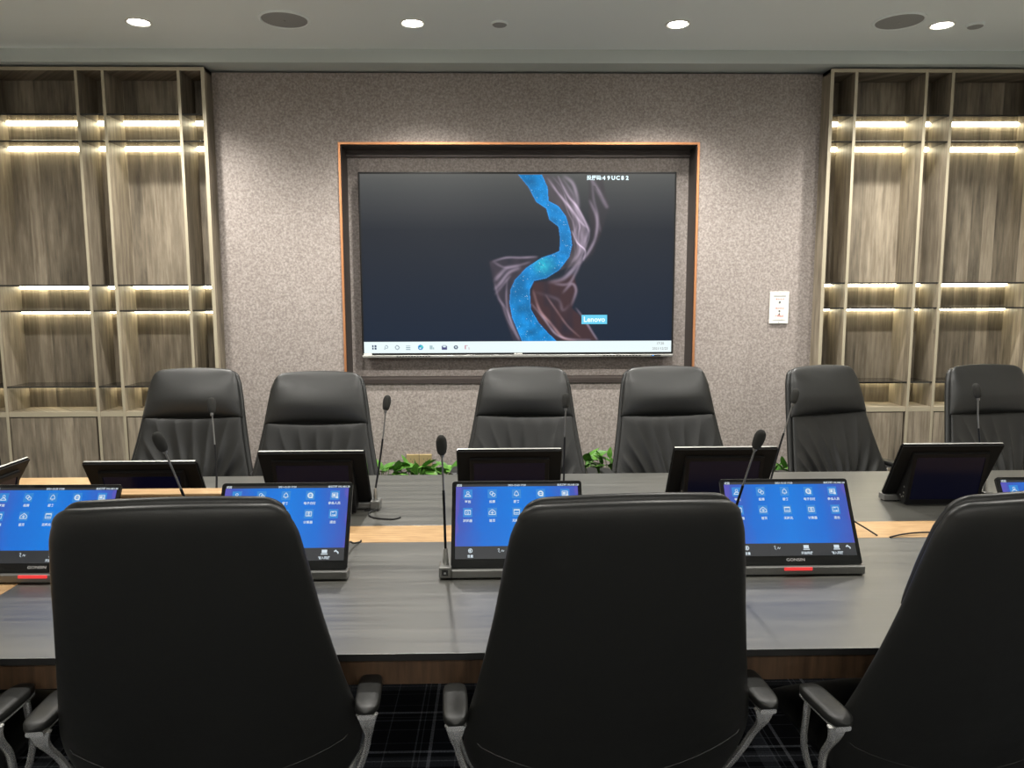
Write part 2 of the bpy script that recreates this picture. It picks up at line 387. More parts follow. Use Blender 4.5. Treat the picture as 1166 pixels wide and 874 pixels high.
    gl = np.exp(-(((px-617)/11)**2+((py-300)/9)**2))*(.5+.9*vnoise(3,3,9)); rc += gl[..., None]*np.array([.02,.30,.25])
    sp = (n2 > .965).astype(float)*rng.random(px.shape); rc += sp[..., None]*np.array([.12,.36,.40])
    sp = (n2 > .997).astype(float); rc += sp[..., None]*np.array([.7,.8,.7])
    dl, _ = dist(Lb); dr, _ = dist(Rb); e = (np.exp(-(np.minimum(dl, dr)/.9)**2))[..., None]
    m_ = riv[..., None]; img = np.where(m_, rc*(1-.3*e)+e*np.array([.03,.16,.42]), img+e*np.array([.01,.06,.14])*.4)
    tb = py > 388.4
    img = np.where(tb[..., None], np.array([.86,.98,1.0]), img)
    def blob(cx, cy, rx, ry, c, ring=False):
        nonlocal img
        d = np.hypot((px-cx)/rx, (py-cy)/ry); m2 = (d < 1) & ((d > .62) if ring else (d < 9)); img = np.where(m2[..., None], np.array(c), img)
    def rect(x0, x1, y0, y1, c):
        nonlocal img
        m2 = (px > x0) & (px < x1) & (py > y0) & (py < y1); img = np.where(m2[..., None], np.array(c), img)
    nv = (.02,.05,.13)
    for dx in (0, 2.9):
        for dy in (0, 2.9): rect(420.0+dx, 422.0+dx, 392.3+dy, 394.3+dy, nv)
    blob(436.5, 394.3, 2, 2, (.25,.36,.42), True); rect(433.8,435.4,396,397.5,(.25,.36,.42))
    blob(449, 395, 2.6, 2.6, (.28,.36,.42), True)
    for dy in (0, 2, 4): rect(459, 464, 392.6+dy, 393.6+dy, (.30,.42,.48))
    blob(475.8, 395, 3.1, 3.1, (.01,.26,.60)); blob(477.2, 394, 1.6, 1.4, (.1,.65,.62)); blob(475.4, 396, 1.2, .9, (.7,.88,.92))
    rect(486, 489.5, 393, 397.3, (.42,.58,.62)); rect(490, 491.4, 395, 397.3, (.3,.5,.5))
    rect(500.3, 506.2, 393.2, 397.6, (.08,.08,.22)); rect(501.3, 505.2, 392.2, 393.4, (.5,.6,.66)); blob(503.2, 394.2, 1.8, .9, (.72,.88,.92))
    blob(516.5, 395, 2.4, 2.4, (.10,.13,.20)); blob(516.5, 395, 1.0, 1.0, (.72,.88,.92))
    rect(527, 528.2, 392.6, 397.4, (.55,.12,.2)); rect(528.2, 530.4, 392.6, 393.6, (.55,.12,.2)); rect(531, 532, 395, 397.6, (.5,.2,.25))
    return W, H, img
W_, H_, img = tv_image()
xs = np.linspace(SX0, SX1, W_); zs = np.linspace(SZ1, SZ0, H_)
co = np.zeros((H_, W_, 3)); co[..., 0] = xs[None]; co[..., 1] = 4.8215; co[..., 2] = zs[:, None]
idx = np.arange(H_*W_).reshape(H_, W_)
quads = np.stack([idx[:-1,:-1], idx[1:,:-1], idx[1:,1:], idx[:-1,1:]], -1).reshape(-1, 4)
me = bpy.data.meshes.new('screen'); me.vertices.add(H_*W_); me.vertices.foreach_set('co', co.ravel())
me.loops.add(len(quads)*4); me.loops.foreach_set('vertex_index', quads.ravel().astype(np.int32))
me.polygons.add(len(quads)); me.polygons.foreach_set('loop_start', np.arange(0, len(quads)*4, 4, dtype=np.int32)); me.update(calc_edges=True); me.validate()
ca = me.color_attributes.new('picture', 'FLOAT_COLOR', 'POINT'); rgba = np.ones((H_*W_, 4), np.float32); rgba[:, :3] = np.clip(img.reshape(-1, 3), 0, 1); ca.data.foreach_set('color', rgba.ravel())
sm = mat('display_picture_and_glare', (.002,.002,.002), .45, spec=.12); t_ = NT(sm); at = t_.node('ShaderNodeAttribute', attribute_name='picture'); t_.link(at.outputs['Color'], t_.b.inputs['Emission Color']); t_.b.inputs['Emission Strength'].default_value = .82
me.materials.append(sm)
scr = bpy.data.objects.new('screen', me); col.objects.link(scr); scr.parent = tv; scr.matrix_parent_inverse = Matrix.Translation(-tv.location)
def scrx(p): return SX0+(p-411)/355*(SX1-SX0)
def scrz(p): return SZ1-(p-198)/203.5*(SZ1-SZ0)
def child_text(name, body, size, m, x, y, z, parent, **k):
    o = text(name, body, size, m, parent, (x, y, z), **k); o.matrix_parent_inverse = Matrix.Translation(-parent.location); return o
YS = 4.8195
cc = MB(); ccm = lambda x: Matrix.Translation((x, YS, scrz(202.6))) @ Matrix.Rotation(R(90), 4, 'X')
text_into(cc, '投屏码:', .030, ccm(scrx(674.8)), bold=.0008)
for i_, ch_ in enumerate('49UC82'): text_into(cc, ch_, .034, ccm(scrx(685.6+i_*5.25)), bold=.0016)
L(cc, 'casting_code', M['badgetext'], tv)
L(MB().box(scrx(661.5), scrx(691), YS, YS+.0012, scrz(368.6), scrz(358)), 'logo_badge', M['tvlogo'], tv)
child_text('logo_lettering', 'Lenovo', .046, M['badgetext'], scrx(676.2), YS-.001, scrz(363.4), tv, bold=.001)
child_text('clock_digits', '17:20', .022, M['ink'], scrx(753), YS, scrz(391.6), tv)
child_text('date_digits', '2021/12/23', .022, M['ink'], scrx(753), YS, scrz(397.6), tv)
mc = (TX0+TX1)/2; L(MB().box(mc-.026, mc-.010, 4.8218, 4.8235, TZ0+.005, TZ0+.011).box(mc-.007, mc+.026, 4.8218, 4.8235, TZ0+.005, TZ0+.011), 'maker_badge', M['white'], tv)
L(MB().box(TX0+.008, TX0+.06, 4.821, 4.8235, TZ0+.001, TZ0+.013), 'energy_sticker', M['white'], tv)

# ------------------------------------------------------------------ wall fittings
fc = empty('emergency_call_plate', (1.776, WY, 1.40)); tag(fc, 'white rectangular wall plate with small red writing right of the screen recess', 'wall plate')
L(MB().box(1.716, 1.836, WY-.012, WY, 1.40, 1.60), 'plate_frame', M['white'], fc, bevel=.003)
L(MB().box(1.737, 1.815, WY-.015, WY-.012, 1.425, 1.575), 'cover', M['offwhite'], fc, bevel=.001)
L(MB().box(1.737, 1.815, WY-.0155, WY-.0148, 1.568, 1.577), 'slot', M['grille'], fc)
rb = MB(); mt = lambda x, z, y=WY-.0162: Matrix.Translation((x, y, z)) @ Matrix.Rotation(R(90), 4, 'X')
for body, z, s in (('紧急启停', 1.553, .014), ('释放按钮', 1.495, .014), ('严禁触碰', 1.448, .014)): text_into(rb, body, s, mt(1.777, z), 0)
L(rb, 'red_lettering', M['redink'], fc)
kb = MB()
for z, r in ((1.535,.007),(1.480,.006),(1.461,.005)):
    kb.lathe([(r, 0), (r, .003), (r*.6, .004)], 12, 0, Matrix.Translation((1.776, WY-.015, z)) @ Matrix.Rotation(R(90), 4, 'X'))
L(kb, 'button', M['ink'], fc)
for z in (1.590, 1.409): L(MB().lathe([(.003,0),(.003,.002)], 10, 0, Matrix.Translation((1.776, WY-.012, z)) @ Matrix.Rotation(R(90), 4, 'X')), 'screw', M['greybar'], fc)
for k, (x, lab) in enumerate(((-.582, 'gold wall socket plate left of its twin, above the plants'), (-.500, 'gold wall socket plate right of its twin, above the plants'))):
    so = empty('wall_socket', (x+.04, WY, .495)); tag(so, lab, 'socket', 'gold sockets low on the wall')
    L(MB().box(x, x+.079, WY-.01, WY, .497, .577), 'plate', M['gold'], so, bevel=.002)
    sl = MB()
    for dx, dz in ((.028,.05),(.050,.05),(.028,.022),(.050,.022),(.039,.034)): sl.box(x+dx-.0015, x+dx+.0015, WY-.0108, WY-.0099, .497+dz-.004, .497+dz+.004)
    L(sl, 'pin_slots', M['ink'], so)

# ------------------------------------------------------------------ ceiling fittings
def downlight(x, y, label=None, energy=60., cone=112., soft=1.):
    e = empty('ceiling_downlight', (x, y, CZ))
    tag(e, label, 'ceiling light', 'round recessed ceiling downlights')
    MB().lathe([(.066, 0), (.066, -.004), (.058, -.006), (.050, -.002), (.050, 0)], 32).build('trim_ring', M['white'], e, smooth=True)
    MB().lathe([(.049, -.0005), (.049, -.0035), (.03, -.0045)], 32).build('lamp_lens', M['lamp'], e, smooth=True)
    ld = bpy.data.lights.new('lamp', 'SPOT'); ld.energy = energy; ld.color = (1, .965, .90); ld.spot_size = R(cone); ld.spot_blend = soft; ld.shadow_soft_size = .05
    lo = bpy.data.objects.new('lamp_glow', ld); col.objects.link(lo); lo.location = (0, 0, -.03); lo.parent = e
    return e
EN = 165.
for x, lab in ((-1.85, 'lit round downlight above the left shelving'), (-.432, 'lit round downlight above the left part of the big screen'), (.961, 'lit round downlight above the right part of the big screen'), (2.367, 'lit round downlight beside the speaker above the right shelving')):
    downlight(x, 4.155, lab, EN, 122.)
NAMES = ['leftmost', 'second from left', 'second from right', 'rightmost']
for yy, where, k_ in ((2.55, 'over the middle of the table', .50), (-1.75, 'near the wall behind the camera', .34)):  # two unseen downlight rows, added as fill light for ceiling and walls
    for k, x in enumerate((-1.85, -.432, .961, 2.367)):
        downlight(x, yy, 'unseen fill downlight added %s, %s of its row' % (where, NAMES[k]), EN*k_, 172., .35)
for x, y, lab in ((-1.085, 4.11, 'large round grey speaker grille between the two left downlights'), (2.109, 4.10, 'large round grey speaker grille left of the rightmost downlight')):
    e = tag(empty('ceiling_speaker', (x, y, CZ)), lab, 'speaker', 'round speakers in the ceiling')
    MB().lathe([(.132, 0), (.132, -.003), (.122, -.008), (.116, -.004), (.116, 0)], 40).build('rim', M['paint'], e, smooth=True)
    MB().lathe([(.115, 0), (.115, -.004), (.08, -.0075), (.0, -.009)], 40).build('grille', M['grille'], e, smooth=True)
    MB().lathe([(.006, -.0085), (.006, -.011)], 12).build('centre_badge', M['silver'], e)
for x, lab in ((.023, 'small flat round sensor disc in the ceiling between the two middle downlights'), (2.543, 'small flat round sensor disc in the ceiling right of the rightmost downlight')):
    e = tag(empty('ceiling_sensor', (x, 4.15, CZ)), lab, 'sensor', 'small discs in the ceiling')
    MB().lathe([(.044, 0), (.044, -.008), (.036, -.011)], 28).build('cover', M['paint'], e, smooth=True)
    MB().lathe([(.038, -.0105), (.034, -.014)], 28).build('disc', M['grille'], e, smooth=True)

# ------------------------------------------------------------------ shelving
FY, KY = 4.63, 4.85
def shelving(xs, wides, label, outer_left, outer_right):
    x0, x1 = xs[0], xs[-1]
    u = empty('shelving_unit', ((x0+x1)/2, FY, 0)); tag(u, label, 'shelves', 'built-in wooden shelving')
    L(MB().box(x0, x1, KY, KY+.018, .0, ST-.012), 'back_panel', M['plank'], u)
    P = [M['plank'], M['edge']]; h = .0085
    for i, x in enumerate(xs):
        hh = .0105 if x in (WL, WR) else h
        a, b = (x-2*hh, x) if (i == len(xs)-1 and outer_right) else ((x, x+2*hh) if (i == 0 and outer_left) else (x-h, x+h))
        yb = WY+.0 if False else KY
        L(MB().box(a, b, FY, yb, 0, ST-.014, 0, front=1), 'upright', P, u)
    L(MB().box(x0, x1, FY+.002, KY, ST-.034, ST-.014, 0, front=1), 'top_board', P, u)
    L(MB().box(x0, x1, FY+.02, KY, 0, .08), 'plinth', M['plank'], u)
    for i in range(len(xs)-1):
        a = xs[i]+h+(.01 if (i == 0 and outer_left) else 0); b = xs[i+1]-h-(.01 if (i == len(xs)-2 and outer_right) else 0)
        L(MB().box(a, b, FY+.003, KY, .852, .882, 0, front=1), 'counter_board', P, u)
        if b-a > .3:
            d = L(MB().box(a+.006, b-.014, FY+.004, FY+.022, .09, .845), 'cabinet_door', M['plank'], u)
            L(MB().box(a, b, FY+.030, FY+.034, .08, .852), 'door_shadow_gap', M['groove'], u)
        else:
            L(MB().box(a, b, FY+.004, FY+.022, .08, .852), 'fixed_panel', M['plank'], u)
        for z in (2.640, 2.487, 1.645, 1.492, 1.030):
            L(MB().box(a, b, FY+.006, KY, z, z+.010), 'glass_shelf', M['glass'], u, bevel=.001)
            zz = z-.0005
            prof = [(KY-.001, zz), (KY-.022, zz), (KY-.020, zz-.005), (KY-.006, zz-.012), (KY-.001, zz-.014)]
            if z == 1.030: prof = [(KY-.001, zz), (KY-.016, zz), (KY-.014, zz-.004), (KY-.001, zz-.009)]
            L(MB().prism(prof, a+.002, b-.002), 'light_strip', M['led'], u)
    return u
shelving([-3.60, -3.16, -3.0, -2.445, -2.290, -1.852, WL], None, 'wooden open shelving with lit shelves and cabinets, left of the patterned wall', False, True)
shelving([WR, 2.146, 2.568, 2.727, 3.29, 3.45, 3.90], None, 'wooden open shelving with lit shelves and cabinets, right of the patterned wall', True, False)

# ------------------------------------------------------------------ table
TZ = .75; YN, YF = 1.708, 3.487; Y1, Y2 = 2.522, 2.706; XW = -1.418; TXL, TXR = -2.28, 3.0
tb = empty('conference_table', (.36, 2.6, 0)); tag(tb, 'long dark grey conference table with an oak strip down its middle', 'table')
L(MB().box(XW, TXR, YN, Y1-.004, TZ-.018, TZ, 0, front=1), 'near_tabletop', [M['table'], M['groove']], tb, bevel=.0012)
L(MB().box(XW, TXR, Y2+.001, YF, TZ-.018, TZ), 'far_tabletop', M['table'], tb, bevel=.0015)
L(MB().box(XW, TXR, Y1, Y2, TZ-.018, TZ-.0005), 'oak_strip', M['oak'], tb, bevel=.001)
L(MB().box(XW, TXR, Y1-.004, Y1, TZ-.018, TZ-.006), 'joint', M['groove'], tb)
L(MB().box(TXL, XW-.002, YN, YF, TZ-.018, TZ, 0, front=1), 'oak_end_panel', [M['oak'], M['groove']], tb, bevel=.0012)
L(MB().box(TXL+.02, TXR-.02, YN+.022, YN+.042, .662, TZ-.018).box(TXL+.02, TXR-.02, YF-.042, YF-.022, .662, TZ-.018).box(TXL+.02, TXL+.04, YN+.042, YF-.042, .662, TZ-.018).box(TXR-.04, TXR-.02, YN+.042, YF-.042, .662, TZ-.018), 'apron', M['apron'], tb)
for x in (-1.9, .36, 2.6): L(MB().box(x-.22, x+.22, 2.36, 2.84, 0, TZ-.018), 'pedestal', M['tablebase'], tb)
rz = empty('cable_box', (-1.10, 2.535, TZ)); tag(rz, 'low oak box with walnut front standing mid-table between the left screens', 'box')
L(MB().box(-1.36, -.915, 2.500, 2.570, TZ, .925), 'body', M['oakbox'], rz)
L(MB().box(-1.362, -.913, 2.498, 2.572, .925, .932), 'lid', M['oak'], rz, bevel=.001)

# ------------------------------------------------------------------ conference terminals (user at local -Y)
TILT = R(30); PW, PH, PT = .405, .268, .007
PM = Matrix.Translation((0, .0, .030)) @ Matrix.Rotation(-TILT, 4, 'X')      # panel plane: x right, z up along the slope, front at y=0
def rrect(x0, x1, z0, z1, r, n=5):
    out = []
    for cx, cz, a0 in ((x1-r, z1-r, 0), (x0+r, z1-r, 90), (x0+r, z0+r, 180), (x1-r, z0+r, 270)):
        for k in range(n+1): a = R(a0+90*k/n); out.append((cx+r*math.cos(a), cz+r*math.sin(a)))
    return out
def slab(mb, outline, y0, y1, mi=0, mtx=None):
    n = len(outline); vs = [(x, y0, z) for x, z in outline] + [(x, y1, z) for x, z in outline]
    fs = [tuple(range(n)), tuple(range(n, 2*n))[::-1]] + [(i, n+i, n+(i+1) % n, (i+1) % n) for i in range(n)]
    return mb.add(vs, fs, mi, mtx)
def make_terminal():
    root = empty('conference_terminal')
    base = MB().box(-.200, .205, -.014, .030, .004, .028).box(-.237, -.200, -.014, .045, .004, .038)
    base.build('base', M['greybar'], root, bevel=.003)
    MB().box(-.232, -.18, -.004, .05, 0, .004).box(.15, .2, -.004, .026, 0, .004).box(-.14, .14, .01, .084, 0, .004).build('rubber_foot', M['rubber'], root)
    MB().box(-.228, -.210, -.0152, -.0138, .012, .031).build('talk_button', M['blackgloss'], root, bevel=.0008)
    MB().box(-.222, -.216, -.0158, -.0151, .018, .023).build('button_mark', M['logo'], root.children[-1] if False else root)
    MB().box(-.042, .042, -.0185, -.0138, .019, .0275).build('red_light_bar', M['red'], root)
    pan = slab(MB(), rrect(-PW/2, PW/2, 0, PH, .009), 0, PT, 0, PM).build('display_panel', M['blackgloss'], root)
    MB().box(-PW/2+.003, PW/2-.003, PT, PT+.008, .004, PH-.004, 0, PM).build('back_shell', M['backcover'], root, bevel=.002)
    MB().box(-PW/2+.006, PW/2-.006, .0005, PT-.0005, PH-.0006, PH+.0006, 0, PM).build('top_edge', M['silver'], root)
    sx, z0, z1 = PW/2-.012, .027, PH-.010
    SH = z1-z0; SW = 2*sx
    s = MB().box(-sx, sx, -.0010, -.0002, z0+.165*SH, z1-.032*SH, 0, PM).build('screen', M['blue'], root)
    MB().box(-sx, sx, -.0010, -.0002, z0, z0+.165*SH, 0, PM).box(-sx, sx, -.0010, -.0002, z1-.032*SH, z1, 0, PM).build('status_bars', M['tray'], s)
    ic = MB(); tl = MB(); tx = MB()
    def P(u, v, d=-.0016): return PM @ Matrix.Translation((-sx+u*SW, d, z1-v*SH)) @ Matrix.Rotation(R(90), 4, 'X')
    def bx(u, v, w, h, mb=ic): mb.box(-w/2, w/2, -h/2, h/2, 0, .0002, 0, P(u, v))
    def ring(u, v, r, w=.0016, a0=0, a1=360, mb=ic, n=14, ox=0, oy=0):
        vs = []; fs = []
        for k in range(n+1):
            a = R(a0+(a1-a0)*k/n); vs += [(ox+r*math.cos(a), oy+r*math.sin(a), 0), (ox+(r-w)*math.cos(a), oy+(r-w)*math.sin(a), 0)]
        for k in range(n): fs.append((2*k, 2*k+1, 2*k+3, 2*k+2))
        mb.add(vs, fs, 0, P(u, v))
    def line(u, v, pts, w=.0014):
        for (ax, ay), (bx_, by) in zip(pts, pts[1:]):
            d = Vector((bx_-ax, by-ay)); n_ = Vector((-d.y, d.x)).normalized()*w/2
            ic.add([(ax+n_.x, ay+n_.y, 0), (bx_+n_.x, by+n_.y, 0), (bx_-n_.x, by-n_.y, 0), (ax-n_.x, ay-n_.y, 0)], [(0,1,2,3)], 0, P(u, v))
    us = (.098, .297, .495, .693, .892); ts = .0285; q = .0085
    for vv in (.133, .385):
        for u in us:
            tl.box(-ts/2, ts/2, -ts/2, ts/2, -.0004, -.0002, 0, P(u, vv))
    def frame(u, v): 
        line(u, v, [(-q,-q*.8),(q,-q*.8),(q,q*.8),(-q,q*.8),(-q,-q*.8)], .0018)
    r1 = .133; r2 = .385
    ring(us[0], r1, .0045, .0016, oy=.004); line(us[0], r1, [(-.009,-.008),(-.004,-.0015),(.004,-.0015),(.009,-.008),(-.009,-.008)], .0022)
    ring(us[1], r1, .006, .0018, ox=-.002, oy=.002); ring(us[1], r1, .006, .0018, ox=.004, oy=-.003)
    line(us[2], r1, [(0,.009),(-.005,.003),(-.007,-.005),(.007,-.005),(.005,.003),(0,.009)], .0018); bx(us[2], r1+.034, .005, .0015)
    ring(us[3], r1, .009, .0040); bx(us[3], r1, .009, .0018); bx(us[3]+.012, r1+.03, .007, .004)
    frame(us[4], r1); bx(us[4]-.006, r1, .008, .008); bx(us[4]+.018, r1+.03, .007, .006); bx(us[4]+.014, r1, .002, .008)
    frame(us[0], r2); bx(us[0], r2-.028, .016, .003); ring(us[0], r2, .004, .0015, oy=-.0015)
    line(us[1], r2, [(-.010,-.007),(.010,-.007),(.010,.001),(0,.009),(-.010,.001),(-.010,-.007)], .0020); bx(us[1], r2+.005, .010, .002); bx(us[1], r2+.005, .002, .010)
    frame(us[2], r2); bx(us[2], r2-.03, .018, .004); bx(us[2], r2+.01, .012, .002)
    frame(us[3], r2)
    for a in (-.018, .0, .018): bx(us[3], r2+a, .010, .0016)
    bx(us[3], r2, .0015, .012)
    frame(us[4], r2); bx(us[4]-.005, r2-.02, .006, .002); bx(us[4]+.008, r2+.018, .004, .004); bx(us[4]-.007, r2+.015, .004, .002)
    for u, b in zip(us, ('签到','投票','服务','电子白板','参会人员')): text_into(tx, b, .0095, P(u, .243), bold=.0002)
    for u, b in zip(us, ('浏览器','首页','无纸化','计算器','退出')): text_into(tx, b, .0095, P(u, .500), bold=.0002)
    vb = .893
    ring(.122, vb, .0068, .0022); bx(.122, vb, .003, .007); bx(.116, vb, .003, .003)
    line(.36, vb, [(-.008,.003),(-.004,.006),(-.003,.001),(-.006,-.002),(-.001,-.006)], .0013); line(.372, vb, [(-.002,-.004),(.001,.002),(.004,-.004),(.007,.001)], .0013)
    for u in (.60, .845): bx(u, vb-.01, .016, .010); bx(u, vb+.025, .020, .0025)
    bx(.60, vb-.012, .008, .002, tx); line(.937, vb, [(-.006,.001),(.0,.006),(.0,.002),(.006,.0),(.006,-.005)], .0034)
    for u, b in ((.122,'音量'),(.60,'开始同屏'),(.845,'输入同屏')): text_into(tx, b, .0090, P(u, .968), bold=.0002)
    text_into(tx, '返回', .008, P(.028, .016, -.0014), bold=.0002); text_into(tx, '2021-12-23 17:20', .0078, P(.50, .016, -.0014), bold=.0002); text_into(tx, '会议终端 192.168.1.20', .0072, P(.925-.005, .016, -.0014), bold=.0002)
    tl.build('icon_tiles', M['tile'], s); ic.build('icons', M['icon'], s); tx.build('captions', M['icon'], s)
    lg = MB(); text_into(lg, 'GONSIN', .0120, PM @ Matrix.Translation((0, -.0006, .0150)) @ Matrix.Rotation(R(90), 4, 'X') @ Matrix.Scale(1.25, 4, (1, 0, 0)), bold=.00005); lg.build('maker_lettering', M['logo'], pan)
    # rear stand with its own name display
    ht = .213
    st = MB().prism([(.020, .028), (.086, .004), (.135, .222), (.128, .226)], -.152, .152).build('rear_stand', M['black'], root, bevel=.002)
    d = Vector((0, .135-.086, .222-.004)).normalized(); nrm = Vector((0, d.z, -d.y))
    FM = Matrix.Translation((0, .086, .004)) @ Matrix(((1,0,0,0),(0,nrm.y,d.y,0),(0,nrm.z,d.z,0),(0,0,0,1)))     # x, outward, up the face
    MB().box(-.150, -.136, 0, .004, .004, .220, 0, FM).box(.136, .150, 0, .004, .004, .220, 0, FM).box(-.136, .136, 0, .004, .205, .220, 0, FM).box(-.136, .136, 0, .004, .004, .022, 0, FM).build('bezel', mat('rear_bezel', (.007,.007,.008), .5, spec=.12), st)
    MB().box(-.136, .136, 0, .0015, .022, .205, 0, FM).build('name_display', M['dimscreen'], st)
    pb = MB()
    for z, y in ((.035,.078),(.050,.080),(.075,.082),(.030,.066),(.036,.056)): pb.box(.152, .1535, y-.003, y+.003, z-.003, z+.003); pb.box(.1535, .1542, y-.0012, y+.0012, z-.001, z+.002)
    pb.build('side_port', M['silver'], st)
    return root
term0 = make_terminal()
def mic(root, base, pts, headdir):
    """gooseneck in the terminal's local frame: silver socket, two-tone stem, foam windscreen"""
    b = Vector(base)
    st = MB().tube([b, b+Vector((0,0,.018)), b+Vector((0,0,.050))], [.0085, .0085, .0060], 16).build('microphone_socket', M['silver'], root, smooth=True)
    path = smooth_path([b+Vector((0,0,.045))]+[Vector(p) for p in pts], 8); n = len(path)
    k = int(n*.56)
    s = MB(); s.tube(path[:k+1], .0040, 10, 0); s.tube(path[k:], .0028, 10, 1)
    s.build('gooseneck_stem', [M['black'], M['greybar']], root, smooth=True)
    e = path[-1]; d = Vector(headdir).normalized(); q = d.to_track_quat('Z', 'Y').to_matrix().to_4x4()
    prof = [(.004, -.012), (.0062, -.008), (.0062, .0)]
    MB().lathe(prof, 14, 0, Matrix.Translation(e) @ q).build('capsule_collar', M['greybar'], root, smooth=True)
    prof = [(.009, -.001), (.0125, .004), (.0145, .014), (.0158, .028), (.0155, .040), (.0132, .050), (.0085, .057), (.003, .0595)]
    MB().lathe(prof, 20, 0, Matrix.Translation(e) @ q).build('foam_windscreen', M['blackmat'], root, smooth=True)
def place(x, y, rz, label, m_pts, headdir, near):
    r = term0 if not placed else copy_tree(term0); placed.append(r)
    r.location = (x, y, TZ); r.rotation_euler = (0, 0, rz)
    tag(r, label, 'monitor', 'conference terminals facing the camera' if near else 'conference terminals seen from behind')
    return r, m_pts, headdir
placed = []; jobs = []
YT = 2.185
near = [(-1.372, 'tilted blue touchscreen terminal at the left edge of the picture', None, -.02),
        (-.655, 'tilted blue touchscreen terminal partly hidden by the leftmost large chair back', (-.935, 2.10, 1.165), 0),
        (.060, 'tilted blue touchscreen terminal with upright microphone, left of the central chair back', (-.159, 2.12, 1.145), 0),
        (.902, 'tilted blue touchscreen terminal on the right of the central chair back', (.735, 2.10, 1.160), 0),
        (1.785, 'tilted blue touchscreen terminal behind the rightmost large chair, at the right picture edge', (1.585, 2.10, 1.150), 0)]
for x, lab, head, rz in near:
    jobs.append(place(x, YT, rz, lab, head, None, True))
far = [(-1.270, 2.790, 'black terminal seen from behind, just behind the oak cable box', (-1.085, 2.86, 1.150), R(180)),
       (-.702, 2.945, 'black terminal seen from behind, in front of the second far chair from the left', (-.443, 2.97, 1.140), R(180)),
       (.045, 2.960, 'black terminal seen from behind, straight in front of the far chair below the screen', (.271, 2.96, 1.145), R(180)),
       (.875, 2.965, 'black terminal seen from behind, half covered by the blue screen right of the central chair', (1.175, 2.95, 1.160), R(180)),
       (1.778, 3.000, 'black terminal seen from behind, near the right edge of the picture', (1.952, 3.00, 1.170), R(180)),
       (-1.850, 2.540, 'black terminal turned sideways on the oak table end at the left edge', None, R(-90))]
for x, y, lab, head, rz in far:
    jobs.append(place(x, y, rz, lab, head, None, False))
for r, head, _ in jobs:
    mw = Matrix.Translation(r.location) @ Matrix.Rotation(r.rotation_euler.z, 4, 'Z'); inv = mw.inverted()
    b = Vector((-.2185, .020, .036)); wb = mw @ b
    h = Vector(head) if head else wb + Vector((.02, -.05, .36))
    m1 = wb.lerp(h, .42) + Vector(((h.x-wb.x)*-.06, .012, 0)); m2 = wb.lerp(h, .75) + Vector((0, .010, 0))
    hd = (h - wb).normalized(); hd = (hd + Vector((hd.x*.3, 0, 0))).normalized()
    if hd.y < -.1 or True: hd = (hd + Vector((0, (-.15 if r.location.y < 2.5 else .12), 0))).normalized()
    mic(r, b, [inv @ m1, inv @ m2, inv @ h], inv.to_3x3() @ hd)

# cables lying on the table
def cable(pts, label, rad=.003):
    pts = [Vector(p) for p in pts]; o = Vector((pts[0].x, pts[0].y, TZ))
    c = MB().tube([p-o for p in smooth_path(pts, 10)], rad, 8).build('cable', M['rubber'], None, smooth=True, loc=o)
    tag(c, label, 'cable', 'black cables on the table')
cable([(-.50, 2.28, .780), (-.49, 2.40, .79), (-.487, 2.47, .765), (-.475, 2.518, .752), (-.472, 2.530, .7535)], 'short black cable dropping into the oak strip beside the leftmost chair back\'s screen')
cable([(1.10, 2.30, .790), (1.15, 2.48, .82), (1.22, 2.60, .812), (1.29, 2.58, .775), (1.325, 2.53, .7535)], 'black cable arching over the oak strip right of the central chair\'s screen')
cable([(1.36, 2.512, .7535), (1.42, 2.535, .756), (1.50, 2.550, .757), (1.62, 2.545, .757), (1.75, 2.56, .757), (1.785, 2.32, .757)], 'black cable lying flat along the oak strip towards the right edge')
cable([(-.475, 2.905, .754), (-.50, 2.86, .7535), (-.475, 2.80, .7535), (-.40, 2.775, .7535), (-.37, 2.80, .7535)], 'thin black cable end curling beside a far microphone base')
def flatcable(pts, label): cable(pts, label, .0025)

